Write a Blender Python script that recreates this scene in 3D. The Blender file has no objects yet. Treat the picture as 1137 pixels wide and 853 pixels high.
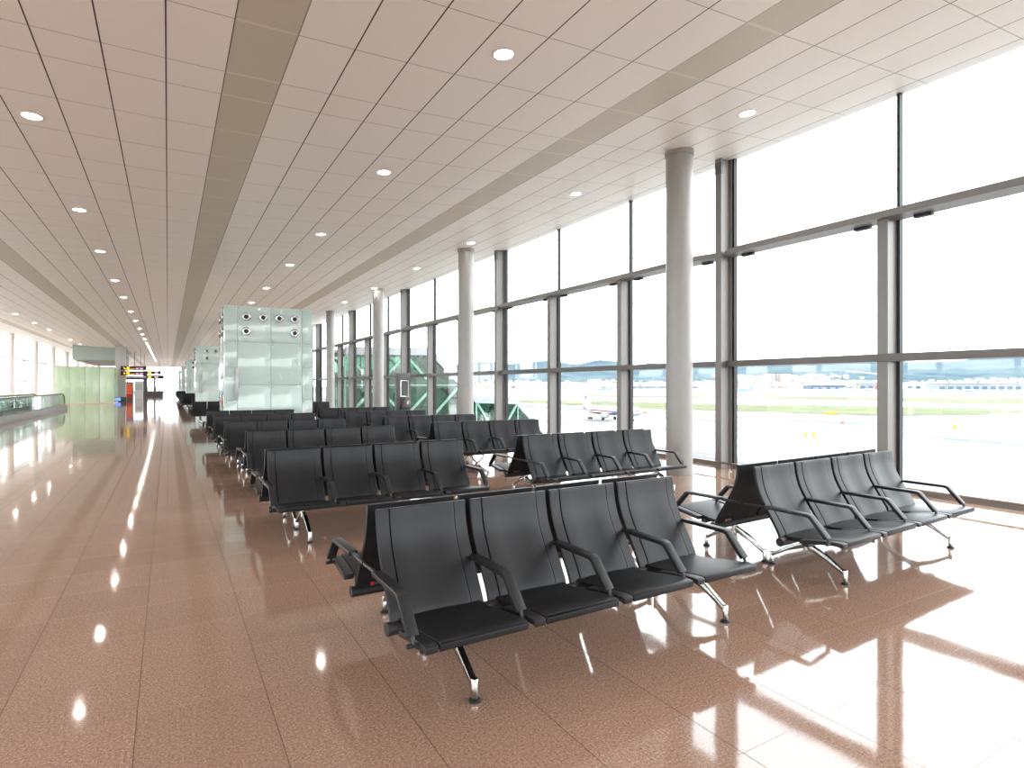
import bpy, bmesh, math, random
from mathutils import Vector, Matrix
random.seed(7)
SC = bpy.context.scene
COL = SC.collection
PI = math.pi

# ------------------------------------------------------------------ materials
def lin(r, g, b):
    f = lambda c: (c / 255) / 12.92 if c / 255 <= .04045 else ((c / 255 + .055) / 1.055) ** 2.4
    return (f(r), f(g), f(b), 1)

def mat(name, color, rough=.5, metal=0, spec=.5, emis=None, estr=0, alpha=None, coat=0):
    m = bpy.data.materials.new(name); m.use_nodes = True
    p = m.node_tree.nodes['Principled BSDF']
    p.inputs['Base Color'].default_value = color
    p.inputs['Roughness'].default_value = rough
    p.inputs['Metallic'].default_value = metal
    p.inputs['Specular IOR Level'].default_value = spec
    p.inputs['Coat Weight'].default_value = coat
    if emis:
        p.inputs['Emission Color'].default_value = emis
        p.inputs['Emission Strength'].default_value = estr
    return m

class X:
    """tiny wrapper: arithmetic on shader sockets"""
    def __init__(s, nt, sock): s.nt, s.s = nt, sock
    def op(s, o, *a):
        n = s.nt.nodes.new('ShaderNodeMath'); n.operation = o
        for i, v in enumerate((s,) + a):
            if isinstance(v, X): s.nt.links.new(v.s, n.inputs[i])
            else: n.inputs[i].default_value = v
        return X(s.nt, n.outputs[0])
    def __add__(s, o): return s.op('ADD', o)
    def __sub__(s, o): return s.op('SUBTRACT', o)
    def __mul__(s, o): return s.op('MULTIPLY', o)
    def __truediv__(s, o): return s.op('DIVIDE', o)
    def lt(s, o): return s.op('LESS_THAN', o)
    def gt(s, o): return s.op('GREATER_THAN', o)
    def near(s, p, w):            # 1 within w/2 of a multiple of p
        f = (s / p + .5).op('FLOOR') * p
        return (s - f).op('ABSOLUTE').lt(w / 2)
    def mx(s, o): return s.op('MAXIMUM', o)
    def mn(s, o): return s.op('MINIMUM', o)

def coords(nt):
    t = nt.nodes.new('ShaderNodeTexCoord'); sp = nt.nodes.new('ShaderNodeSeparateXYZ')
    nt.links.new(t.outputs['Object'], sp.inputs[0])
    return t.outputs['Object'], X(nt, sp.outputs[0]), X(nt, sp.outputs[1]), X(nt, sp.outputs[2])

def mixc(nt, fac, a, b):
    n = nt.nodes.new('ShaderNodeMix'); n.data_type = 'RGBA'
    for v, i in ((fac, 0), (a, 6), (b, 7)):
        if isinstance(v, X): nt.links.new(v.s, n.inputs[i])
        elif hasattr(v, 'links'): nt.links.new(v, n.inputs[i])
        else: n.inputs[i].default_value = v
    return n.outputs[2]

def noise(nt, vec, scale, detail=3, rough=.6, stretch=None):
    if stretch:
        mp = nt.nodes.new('ShaderNodeMapping'); mp.inputs['Scale'].default_value = stretch
        nt.links.new(vec, mp.inputs[0]); vec = mp.outputs[0]
    n = nt.nodes.new('ShaderNodeTexNoise'); n.inputs['Scale'].default_value = scale
    n.inputs['Detail'].default_value = detail; n.inputs['Roughness'].default_value = rough
    nt.links.new(vec, n.inputs['Vector'])
    return X(nt, n.outputs['Fac'])

def ramp(nt, fac, stops):
    r = nt.nodes.new('ShaderNodeValToRGB')
    while len(r.color_ramp.elements) < len(stops): r.color_ramp.elements.new(.5)
    for e, (p, c) in zip(r.color_ramp.elements, stops): e.position = p; e.color = c
    nt.links.new(fac.s, r.inputs[0])
    return r.outputs[0]

def bump(nt, p, height, strength, dist=.01):
    b = nt.nodes.new('ShaderNodeBump'); b.inputs['Strength'].default_value = strength; b.inputs['Distance'].default_value = dist
    nt.links.new(height.s, b.inputs['Height']); nt.links.new(b.outputs[0], p.inputs['Normal'])

def floor_material():
    m = mat('polished_pink_granite', (1, 1, 1, 1), .07, spec=.5); nt = m.node_tree
    p = nt.nodes['Principled BSDF']; v, x, y, z = coords(nt)
    base = ramp(nt, noise(nt, v, 80, 5, .85), [(.30, lin(64, 46, 37)), (.43, lin(136, 106, 89)), (.55, lin(166, 134, 115)), (.68, lin(212, 186, 167))])
    tx = ((x - .47) / .607).op('FLOOR'); ty = ((y - 1.79) / .588).op('FLOOR')
    cb = nt.nodes.new('ShaderNodeCombineXYZ'); nt.links.new(tx.s, cb.inputs[0]); nt.links.new(ty.s, cb.inputs[1])
    wn = nt.nodes.new('ShaderNodeTexWhiteNoise'); nt.links.new(cb.outputs[0], wn.inputs[0])
    tone = X(nt, wn.outputs[0]) * .16 + noise(nt, v, 1.3, 2) * .22 - .04
    base = mixc(nt, tone, base, lin(112, 88, 76))
    j = (x - .47).near(.607, .0045).mx((y - 1.79).near(.588, .0035) * .5)
    col = mixc(nt, j * .9, base, lin(78, 60, 50))
    nt.links.new(col, p.inputs['Base Color'])
    p.inputs['IOR'].default_value = 1.58
    bump(nt, p, noise(nt, v, 2.6, 2), .035, .02)
    r = noise(nt, v, 2.2, 3) * .06 + .03 + j * .5
    sl = j * -.45 + .5; nt.links.new(sl.s, p.inputs['Specular IOR Level'])
    nt.links.new(r.s, p.inputs['Roughness'])
    return m

def ceiling_material():
    m = mat('metal_ceiling_panels', (1, 1, 1, 1), .42, spec=.35); nt = m.node_tree
    p = nt.nodes['Principled BSDF']; v, x, y, z = coords(nt)
    pitch = .651
    strip = None
    for a in (.63, 5.83, -4.57, -9.77):
        s = x.gt(a) * x.lt(a + .655)
        strip = s if strip is None else strip.mx(s)
    yy = (y - 8.23 + 9.35 * 20); yy = yy - (yy / 9.35).op('FLOOR') * 9.35
    j2 = yy.lt(.006).mx((yy - .66).op('ABSOLUTE').lt(.006)).mx(((yy - .66).near(1.2414, .013)) * yy.gt(.5))
    frame = yy.lt(.02).mx((yy - .66).op('ABSOLUTE').lt(.02)).mx(((yy - .66).near(1.2414, .04)) * yy.gt(.5)) * strip
    j1 = (x + .021).near(pitch, .017)
    panel = mixc(nt, noise(nt, v, .6, 2) * .35, lin(246, 242, 236), lin(242, 237, 230))
    perf = mixc(nt, noise(nt, v, 40, 1) * .5, lin(206, 198, 182), lin(194, 186, 170))
    c = mixc(nt, strip, panel, perf)
    c = mixc(nt, frame * .6, c, lin(236, 228, 214))
    c = mixc(nt, j2 * .65 * (strip * -.8 + 1.0), c, lin(118, 106, 94))
    c = mixc(nt, j1 * (strip * -.6 + 1.0), c, lin(62, 54, 48))
    nt.links.new(c, p.inputs['Base Color'])
    return m

def glass_material(name, tint):
    m = bpy.data.materials.new(name); m.use_nodes = True; nt = m.node_tree; nt.nodes.clear()
    o = nt.nodes.new('ShaderNodeOutputMaterial'); t = nt.nodes.new('ShaderNodeBsdfTransparent'); g = nt.nodes.new('ShaderNodeBsdfGlossy')
    f = nt.nodes.new('ShaderNodeFresnel'); mx = nt.nodes.new('ShaderNodeMixShader')
    gm = nt.nodes.new('ShaderNodeNewGeometry'); io = X(nt, gm.outputs['Backfacing']) * (1 / 1.42 - 1.42) + 1.42     # same reflectance from both faces of a pane
    nt.links.new(io.s, f.inputs[0])
    t.inputs[0].default_value = tint; g.inputs['Roughness'].default_value = .01
    nt.links.new(f.outputs[0], mx.inputs[0]); nt.links.new(t.outputs[0], mx.inputs[1]); nt.links.new(g.outputs[0], mx.inputs[2])
    nt.links.new(mx.outputs[0], o.inputs[0])
    return m

def noisy(name, c1, c2, scale, rough=.5, detail=4, stretch=None, spec=.5, lo=.35, hi=.65):
    m = mat(name, c1, rough, spec=spec); nt = m.node_tree
    v, *_ = coords(nt)
    nt.links.new(ramp(nt, noise(nt, v, scale, detail, .6, stretch), [(lo, c1), (hi, c2)]), nt.nodes['Principled BSDF'].inputs['Base Color'])
    return m

def rubber(name, col, rough, scale=700, strength=.12, spec=.5):
    m = mat(name, col, rough, spec=spec); nt = m.node_tree; v, *_ = coords(nt)
    bump(nt, nt.nodes['Principled BSDF'], noise(nt, v, scale, 2), strength, .002)
    return m

M = dict(
    floor=floor_material(), ceiling=ceiling_material(),
    glass=glass_material('clear_window_glass', (.95, .97, .97, 1)),
    balustrade_glass=glass_material('balustrade_glass', (.78, .88, .86, 1)),
    green_glass=glass_material('green_tinted_glass', (.32, .52, .44, 1)),
    steel=mat('painted_grey_steel', lin(116, 112, 108), .4),
    steel_dark=mat('painted_dark_steel', lin(88, 82, 77), .4),
    column=noisy('painted_round_column', lin(142, 139, 135), lin(138, 134, 130), 2, .35),
    white_column=mat('white_painted_column', lin(236, 228, 222), .4),
    gasket=mat('black_gasket', lin(18, 20, 22), .6),
    rail=mat('bronze_grey_rail', lin(120, 105, 92), .35, .6),
    leather=rubber('black_upholstery', lin(26, 26, 28), .42, 900, .08, .24),
    shell=rubber('black_plastic_shell', lin(26, 26, 28), .5, 500, .05),
    arm=rubber('black_arm_polyurethane', lin(30, 30, 31), .40, 1200, .05, .3),
    chrome=mat('polished_aluminium', lin(168, 165, 161), .18, 1),
    foot=mat('black_foot_glide', lin(22, 22, 23), .45),
    cladding=noisy('back_painted_pale_green_glass', lin(176, 192, 185), lin(184, 198, 191), .7, .06, 2, spec=.5),
    core=mat('grey_core', lin(165, 172, 168), .6),
    ring=mat('brushed_steel_ring', lin(190, 190, 190), .25, 1),
    hole=mat('black_nozzle_throat', lin(12, 12, 13), .6),
    handle=mat('grey_handle_plate', lin(168, 164, 168), .35, .3),
    frosted=noisy('frosted_green_glass_painted_reflections', lin(172, 196, 160), lin(196, 212, 186), 1.2, .12, 3, (1, 1, .12)),  # paler vertical streaks are reflections painted into the colour
    plaster=mat('grey_plaster', lin(186, 184, 182), .6),
    soffit=mat('grey_green_bulkhead', lin(158, 166, 160), .5),
    sign=mat('dark_sign_face', lin(40, 32, 34), .4),
    yellow=mat('glowing_yellow_sign_ink', lin(250, 196, 10), .5, emis=lin(250, 190, 10), estr=.5),  # ink glows by itself, no lamp behind; an aircraft tail shares it
    pink=mat('glowing_pale_pink_sign_ink', lin(226, 178, 200), .5, emis=lin(226, 178, 200), estr=.3),  # lettering colour carries its own faint glow, no lamp behind
    tan=mat('tan_sign_base', lin(206, 176, 154), .5),
    blue=mat('blue_sign_face', lin(36, 52, 128), .4),
    screen=mat('lit_blue_screen', lin(40, 80, 200), .3, emis=lin(60, 110, 240), estr=1.2),
    red=mat('red_enamel', lin(180, 30, 34), .4),
    orange=mat('orange_marker', lin(226, 96, 50), .6),
    black=mat('matt_black', lin(20, 20, 21), .5),
    kiosk=mat('dark_grey_panel', lin(78, 76, 76), .4),
    white=mat('white_paint', lin(236, 236, 236), .45),
    bulb=mat('bright_lamp_core', (1, 1, 1, 1), .4, emis=(1, .93, .82, 1), estr=520),
    lamp=mat('lit_downlight_lens', (1, 1, 1, 1), .4, emis=(1, .95, .86, 1), estr=9),
    lamp_ring=mat('white_lamp_ring', lin(225, 220, 212), .4),
    apron=noisy('wet_concrete_apron', lin(50, 52, 57), lin(150, 149, 146), .05, .6, 5, (1, .13, 1), .12, .44, .60),
    runway=noisy('runway_asphalt', lin(100, 101, 108), lin(112, 112, 118), .02, .5),
    grass=noisy('airfield_grass', lin(56, 62, 32), lin(80, 84, 48), .05, .9, 4, None, .2),
    hill=noisy('haze_tinted_wooded_hills', lin(54, 68, 80), lin(78, 90, 92), .0035, 1, 6, None, 0),  # bluish haze is mixed into the hill colour, no haze volume
    teal=mat('teal_paint', lin(60, 165, 150), .4),
    hangar=noisy('hangar_sheet', lin(104, 107, 112), lin(116, 118, 122), .01, .6),
    navy=mat('dark_blue_hangar', lin(52, 66, 88), .6),
    band=mat('pale_grey_edge_panel', lin(128, 131, 134), .5),
    air_white=mat('aircraft_white_paint', lin(134, 136, 140), .35),
    board_yellow=mat('faded_yellow_board', lin(150, 118, 40), .6),
    brace=mat('pale_green_brace', lin(96, 128, 112), .5),
)
def city_material():
    m = mat('pale_city_facades', (1, 1, 1, 1), .8); nt = m.node_tree
    g = nt.nodes.new('ShaderNodeNewGeometry')
    nt.links.new(ramp(nt, X(nt, g.outputs['Random Per Island']), [(0, lin(112, 106, 102)), (.35, lin(156, 152, 148)), (.7, lin(180, 176, 172)), (1, lin(130, 106, 95))]), nt.nodes['Principled BSDF'].inputs['Base Color'])
    return m
M['city'] = city_material()
def livery_material():
    m = mat('white_fuselage_with_red_and_blue_swoosh', (1, 1, 1, 1), .35); nt = m.node_tree
    v, x, y, z = coords(nt)
    low = (z + x * .02).lt(3.9) * z.gt(2.6)
    c = mixc(nt, low * x.lt(2) * x.gt(-11), lin(134, 136, 140), lin(112, 30, 42))
    c = mixc(nt, low * x.gt(2) * x.lt(13), c, lin(76, 86, 124))
    nt.links.new(c, nt.nodes['Principled BSDF'].inputs['Base Color'])
    return m
M['livery'] = livery_material()

# ------------------------------------------------------------------ mesh helpers
def spline(pts, n):
    """Catmull-Rom through pts, n samples a segment"""
    P = [Vector(p) for p in pts]; P = [P[0] * 2 - P[1]] + P + [P[-1] * 2 - P[-2]]
    out = []
    for i in range(1, len(P) - 2):
        for k in range(n):
            t = k / n; a, b, c, d = P[i - 1:i + 3]
            out.append(.5 * ((2 * b) + (c - a) * t + (2 * a - 5 * b + 4 * c - d) * t * t + (3 * b - a - 3 * c + d) * t ** 3))
    return out + [P[-2].copy()]

MIRROR = 1
class MB:
    def __init__(s): s.v = []; s.f = []
    def add(s, vs, fs):
        o = len(s.v); s.v += [tuple(p) for p in vs]; s.f += [tuple(o + i for i in f) for f in fs]; return s
    def box(s, a, b, bev=0):
        (x0, y0, z0), (x1, y1, z1) = a, b
        if bev <= 0:
            return s.add([(x0, y0, z0), (x1, y0, z0), (x1, y1, z0), (x0, y1, z0), (x0, y0, z1), (x1, y0, z1), (x1, y1, z1), (x0, y1, z1)],
                         [(3, 2, 1, 0), (4, 5, 6, 7), (0, 1, 5, 4), (1, 2, 6, 5), (2, 3, 7, 6), (3, 0, 4, 7)])
        bm = bmesh.new(); bmesh.ops.create_cube(bm, size=1)
        for v in bm.verts: v.co = Vector(((x0 + x1) / 2 + v.co.x * (x1 - x0), (y0 + y1) / 2 + v.co.y * (y1 - y0), (z0 + z1) / 2 + v.co.z * (z1 - z0)))
        bmesh.ops.bevel(bm, geom=bm.edges[:], offset=bev, segments=2, affect='EDGES', profile=.6)
        return s.bm(bm)
    def bm(s, bm, mtx=None):
        bm.verts.index_update()
        s.add([(mtx @ v.co) if mtx else v.co for v in bm.verts], [[v.index for v in f.verts] for f in bm.faces]); bm.free(); return s
    def prism(s, poly, a, b, axis=0, bev=0):
        """poly in the two other axes (in order), extruded a..b along axis"""
        def P(q, t):
            q = list(q); q.insert(axis, t); return tuple(q)
        n = len(poly)
        vs = [P(q, a) for q in poly] + [P(q, b) for q in poly]
        fs = [tuple(range(n))[::-1], tuple(range(n, 2 * n))] + [(i, (i + 1) % n, n + (i + 1) % n, n + i) for i in range(n)]
        if bev:
            bm = bmesh.new(); bv = [bm.verts.new(v) for v in vs]
            for f in fs: bm.faces.new([bv[i] for i in f])
            bmesh.ops.recalc_face_normals(bm, faces=bm.faces[:])
            bmesh.ops.bevel(bm, geom=bm.edges[:], offset=bev, segments=2, affect='EDGES', profile=.6)
            return s.bm(bm)
        return s.add(vs, fs)
    def tube(s, path, r, n=12, cap=True):
        P = [Vector(p) for p in path]; rs = r if isinstance(r, (list, tuple)) else [r] * len(P)
        vs = []; prev = None
        for i, p in enumerate(P):
            d = ((P[i] - P[i - 1]).normalized() if i else Vector()) + ((P[i + 1] - P[i]).normalized() if i < len(P) - 1 else Vector())
            d.normalize()
            u = prev if prev else (Vector((0, 0, 1)) if abs(d.z) < .9 else Vector((1, 0, 0)))
            u = (u - d * u.dot(d)).normalized(); prev = u; w = d.cross(u)
            vs += [p + (u * math.cos(2 * PI * k / n) + w * math.sin(2 * PI * k / n)) * rs[i] for k in range(n)]
        fs = [(i * n + k, i * n + (k + 1) % n, (i + 1) * n + (k + 1) % n, (i + 1) * n + k) for i in range(len(P) - 1) for k in range(n)]
        if cap: fs += [tuple(range(n))[::-1], tuple(range((len(P) - 1) * n, len(P) * n))]
        return s.add(vs, fs)
    def lathe(s, prof, c=(0, 0, 0), n=24, axis='z'):
        """prof: (r, h) pairs"""
        vs = []
        for r, h in prof:
            for k in range(n):
                a = 2 * PI * k / n; q = (r * math.cos(a), r * math.sin(a), h)
                if axis == 'y': q = (q[0], h, q[1])
                if axis == 'x': q = (h, q[0], q[1])
                vs.append((c[0] + q[0], c[1] + q[1], c[2] + q[2]))
        m = len(prof)
        fs = [(i * n + k, i * n + (k + 1) % n, (i + 1) * n + (k + 1) % n, (i + 1) * n + k) for i in range(m - 1) for k in range(n)]
        fs += [tuple(range(n))[::-1], tuple(range((m - 1) * n, m * n))]
        return s.add(vs, fs)
    def build(s, name, m, parent=None, smooth=True, loc=None, ang=35):
        me = bpy.data.meshes.new(name); me.from_pydata([(v[0] * MIRROR, v[1], v[2]) for v in s.v], [], s.f); me.update()
        bm = bmesh.new(); bm.from_mesh(me); bmesh.ops.recalc_face_normals(bm, faces=bm.faces[:]); bm.to_mesh(me); bm.free()
        if smooth:
            for p in me.polygons: p.use_smooth = True
            me.set_sharp_from_angle(angle=math.radians(ang))
        me.materials.append(m)
        o = bpy.data.objects.new(name, me); COL.objects.link(o)
        if parent: o.parent = parent
        if loc: o.location = loc
        return o

def tag(o, label=None, cat=None, group=None, kind=None):
    for k, v in (('label', label), ('category', cat), ('group', group), ('kind', kind)):
        if v: o[k] = v
    return o
def empty(name, loc=(0, 0, 0), rz=0, label=None, cat=None, group=None, kind=None):
    o = bpy.data.objects.new(name, None); o.empty_display_size = .1; COL.objects.link(o); o.location = loc; o.rotation_euler = (0, 0, rz)
    return tag(o, label, cat, group, kind)
KIDS = {}
def copy_tree(o, parent=None):
    c = o.copy(); COL.objects.link(c)
    if parent: c.parent = parent
    for ch in o.children: copy_tree(ch, c)
    return c
ORD = 'nearest second third fourth fifth sixth seventh eighth ninth tenth eleventh twelfth thirteenth fourteenth fifteenth sixteenth seventeenth eighteenth nineteenth twentieth'.split()

# ------------------------------------------------------------------ the hall
XR, XL, XC = 9.98, -13.28, -1.65          # glass planes right / left, axis of the hall
Y0, Y1 = -10.4, 150.0
P = 9.35                                  # bay
CEIL = [(0, 5.65), (1.75, 5.66), (2.3, 5.672), (2.93, 5.69), (3.2, 5.70), (4.22, 5.74), (4.88, 5.77), (5.53, 5.81), (6.17, 5.845), (6.81, 5.89), (7.48, 5.94), (8.14, 5.99), (8.57, 6.03), (11.3, 6.28), (11.7, 6.325)]
def cz(x):
    d = abs(x - XC)
    for (a, za), (b, zb) in zip(CEIL, CEIL[1:]):
        if d <= b: return za + (zb - za) * (d - a) / (b - a)
    return CEIL[-1][1]

b = MB(); b.box((XL - .1, Y0, -.4), (XR + .1, Y1, 0)); tag(b.build('floor', M['floor'], smooth=False), kind='structure')
xs = [XL - .1 + (XR - XL + .2) * i / 60 for i in range(61)]
b = MB(); b.prism([(x, cz(x)) for x in xs] + [(x, cz(x) + .35) for x in reversed(xs)], Y0, Y1, axis=1)
tag(b.build('ceiling', M['ceiling']), kind='structure')
# glazed end of the corridor
e = empty('window_far_end', (0, Y1, 0), kind='structure')
b = MB()
for i in range(9):
    x = XL + (XR - XL) * i / 8; b.box((x - .08, -.1, 0), (x + .08, .15, cz(x) + .1))
for z in (0, 2.2, 4.3): b.box((XL, -.08, z), (XR, .1, z + .12))
b.build('window_frame', M['steel'], e, smooth=False)
b = MB(); b.box((XL, .02, .1), (XR, .04, 6.2)); b.build('pane', M['glass'], e, smooth=False)
e2 = copy_tree(e); e2.name = 'window_back_added_light'; e2.location = (0, Y0, 0)  # unseen glazed end behind the camera, added to let in more light

def make_bay():
    """one 9.35 m bay of the right-hand glass wall; local x = 0 is the glass plane, room at -x, posts at y = 0"""
    w = empty('window_1', (0, 0, 0), kind='structure')
    H = 6.36
    b = MB()                                             # H-shaped main post
    b.box((-.38, -.075, 0), (-.33, .075, H - .06)); b.box((-.33, -.02, 0), (-.06, .02, H - .03)); b.box((-.08, -.075, 0), (-.02, .075, H - .02))
    b.build('post', M['steel'], w, smooth=False)
    b = MB(); b.box((-.385, -.08, 5.96), (-.325, .08, 6.2)); b.build('post_cap', M['steel_dark'], w, smooth=False)
    for y in (P / 3, 2 * P / 3):
        b = MB(); b.box((-.30, y - .08, .0), (-.02, y + .08, 4.34)); b.build('mullion', M['steel'], w, smooth=False)
    b = MB()
    for y in (-.10, P / 3 - .11, 2 * P / 3 - .11): b.box((-.05, y - .022, .05), (.05, y + .022, H))
    b.build('gasket', M['gasket'], w, smooth=False)
    c = .42
    poly = [(-.02, .08), (-.28, .08), (-.43, .08 + c), (-.43, P - .08 - c), (-.28, P - .08), (-.02, P - .08)]
    b = MB(); b.prism(poly, 4.30, 4.41, axis=2); b.build('transom_shelf', M['steel'], w, smooth=False)
    poly = [(-.02, .08), (-.26, .08), (-.36, .08 + c), (-.36, P - .08 - c), (-.26, P - .08), (-.02, P - .08)]
    b = MB(); b.prism(poly, 2.07, 2.19, axis=2); b.build('transom', M['steel_dark'], w, smooth=False)
    b = MB()
    for y in (.5, P / 3 - .5, P / 3 + .4, 2 * P / 3 - .5, 2 * P / 3 + .4, P - .5): b.box((-.16, y - .12, 4.255), (-.06, y + .12, 4.30))
    b.build('actuator', M['gasket'], w, smooth=False)
    b = MB(); b.box((-.03, 0, 0), (.06, P, .06)); b.build('sill', M['steel'], w, smooth=False)
    b = MB()
    for i in range(3):
        for z0, z1 in ((.06, 2.1), (2.14, 4.34), (4.38, H)):
            b.box((-.006, i * P / 3 + .01, z0), (.006, (i + 1) * P / 3 - .01, z1))
    b.build('pane', M['glass'], w, smooth=False)
    return w
bay = make_bay(); n = 1
for k in range(-1, 15):
    o = bay if n == 1 else copy_tree(bay)
    o.location = (XR, 8.1 + P * k, 0); n += 1
for k in range(-2, 14):
    o = copy_tree(bay); o.location = (XL, 8.1 + P * (k + 1), 0); o.rotation_euler.z = PI
    for ch in o.children:                                # the left wall is painted white
        if ch.name.split('.')[0] in ('post', 'mullion', 'transom', 'transom_shelf', 'post_cap', 'gasket'):
            ch.material_slots[0].link = 'OBJECT'; ch.material_slots[0].material = M['white_column']

# round columns inside the right-hand glass wall
col0 = empty('round_column', (8.45, 8.05, 0), label='round grey column beside the nearest window post, by the right benches', cat='column', group='round columns along the window wall')
zt = cz(8.45)
MB().lathe([(.25, 0), (.25, zt - .11)], n=40).build('shaft', M['column'], col0)
MB().lathe([(.25, zt - .11), (.272, zt - .09), (.272, zt + .01)], n=40).build('collar', M['column'], col0)
for k in range(1, 12):
    c = copy_tree(col0); c.location = (8.45, 8.05 + 9.32 * k, 0)
    c['label'] = 'round grey column along the window wall, %s of its row from the camera' % ORD[k]
colL = None
for k in range(9):
    if colL is None:
        colL = c = empty('white_column', (0, 0, 0), cat='column', group='white columns along the left wall')
        MB().lathe([(.34, 0), (.34, cz(-11.75) + .01)], n=32).build('shaft', M['white_column'], c)
        MB().lathe([(.36, 0), (.36, .12), (.345, .13)], n=32).build('collar', M['white_column'], c)
    else: c = copy_tree(colL)
    c.location = (-11.75, 54.4 + 10.75 * k, 0)
    c['label'] = 'round white column before the left windows, %s of its row from the camera' % ORD[k]

# bumper rail along the glass
t = empty('bumper_rail', (9.5, 60, 0), label='low bronze-grey bumper rail on short posts along the window wall', cat='rail')
MB().box((-.02, -76, .135), (.02, 84, .175), .006).build('bar', M['rail'], t)
b0 = None
for k in range(24):
    y = 7.75 - 6.2 + 3.1 * k - 60
    if b0 is None:
        b0 = MB().lathe([(.045, 0), (.045, .008), (.012, .02), (.012, .11), (.02, .136)], n=14).build('post', M['chrome'], t)
        o = b0
    else: o = b0.copy(); COL.objects.link(o); o.parent = t
    o.location = (0, y, 0)

# ------------------------------------------------------------------ recessed downlights
lamp0 = None
def downlight(x, y, label, group):
    global lamp0
    if lamp0 is None:
        lamp0 = o = empty('downlight')
        MB().lathe([(.135, -.012), (.15, -.006), (.15, .02)], n=28).build('ring', M['lamp_ring'], o)
        MB().lathe([(.118, -.0135), (.118, .01)], n=28).build('lens', M['lamp'], o)
        MB().lathe([(.024, -.0150), (.024, -.010)], n=16).build('bulb', M['bulb'], o)
    else: o = copy_tree(lamp0)
    s = (cz(x + .1) - cz(x - .1)) / .2
    o.location = (x, y, cz(x)); o.rotation_euler = (0, -math.atan(s), 0)
    tag(o, label, 'ceiling light', group)
rowA = [5.6, 10.96, 16.28, 21.02, 26.6, 31.5, 37.4, 42.6, 48.6, 53.6, 59.3, 64.9, 70.4, 75.6, 81, 86.5, 92, 97.5, 103, 108.5]
for i, y in enumerate(rowA): downlight(-1.72, y, 'round downlight over the walkway, %s from the camera in the aisle row' % ORD[i], 'downlights over the aisle')
for i, y in enumerate([6.28, 10.93, 16.29, 20.97, 26.5, 31.5, 37.4]): downlight(3.57, y, 'round downlight above the aisle-side benches, %s from the camera in its row' % ORD[i], 'downlights over the benches')
for i, y in enumerate([6.29, 10.95, 16.4, 21.0, 26.3, 31.5]): downlight(8.15, y, 'round downlight near the window edge of the ceiling, %s from the camera' % ORD[i], 'downlights along the windows')
for i, y in enumerate([38.5, 44, 49.58, 55.2, 66.3, 73.2, 85.8, 91.5]): downlight(-7.65, y, 'small round downlight left of the aisle, %s from the camera in its row' % ORD[i], 'downlights left of the aisle')
for i, y in enumerate([53, 64, 75.2, 80.2, 90]): downlight(-11.9, y, 'small round downlight before the left windows, %s from the camera' % ORD[i], 'downlights along the left windows')

# ------------------------------------------------------------------ the benches
PITCH = .615; L = 4 * PITCH; OFF = .385
def Yp(p): return OFF - p                 # p = distance in front of the back-to-back mid plane
def X0(x): return x - L / 2
PROFILE = spline([(.098, .953), (.104, .90), (.117, .82), (.150, .72), (.212, .605), (.283, .49), (.330, .41), (.352, .352)], 4)

def backrest_mesh():
    w = .582; th = .026
    st = [(0, -.006), (.006, .0), (.066, .002), (.074, .002), (.0745, -.010), (.0825, -.010), (.083, .004), (.10, .006), (.19, -.003), (.285, -.007), (.38, -.003), (.478, .006), (.494, .004), (.4945, -.003), (.499, -.003), (.4995, .003), (.574, .001), (w, -.006)]
    n = len(PROFILE); m = len(st); vs = []
    def normal(i):
        a = PROFILE[max(0, i - 1)]; c = PROFILE[min(n - 1, i + 1)]; d = (c - a).normalized()
        return Vector((-d.y, d.x)) if -d.y > 0 else Vector((d.y, -d.x))
    for i in range(n):
        nn = normal(i)
        for x, o in st:
            k = o
            q = PROFILE[i] + nn * k
            if i == 0: q = q - nn * .004
            vs.append((x, Yp(q.x), q.y))
    for i in range(n):
        q = PROFILE[i] - normal(i) * th
        for x, o in st:
            xx = min(max(x, .004), w - .004)
            vs.append((xx, Yp(q.x), q.y))
    F = []; N = n * m
    for i in range(n - 1):
        for j in range(m - 1):
            a = i * m + j; F.append((a, a + 1, a + m + 1, a + m)); F.append((N + a, N + a + m, N + a + m + 1, N + a + 1))
        F.append((i * m, (i + 1) * m, N + (i + 1) * m, N + i * m)); F.append((i * m + m - 1, N + i * m + m - 1, N + (i + 1) * m + m - 1, (i + 1) * m + m - 1))
    for j in range(m - 1):
        F.append((j, N + j, N + j + 1, j + 1)); a = (n - 1) * m + j; F.append((a, a + 1, N + a + 1, N + a))
    return MB().add(vs, F)

SEAT_TOP = spline([(.330, .382), (.42, .381), (.53, .394), (.66, .416), (.80, .436), (.872, .440), (.897, .433)], 3)
def seat_outline(p0=0, dz=0, th=.036):
    top = [q for q in SEAT_TOP if q.x >= p0]
    bot = [Vector((q.x - .004, q.y - th)) for q in reversed(top)]
    return [(Yp(q.x), q.y + dz) for q in top + bot]

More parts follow.
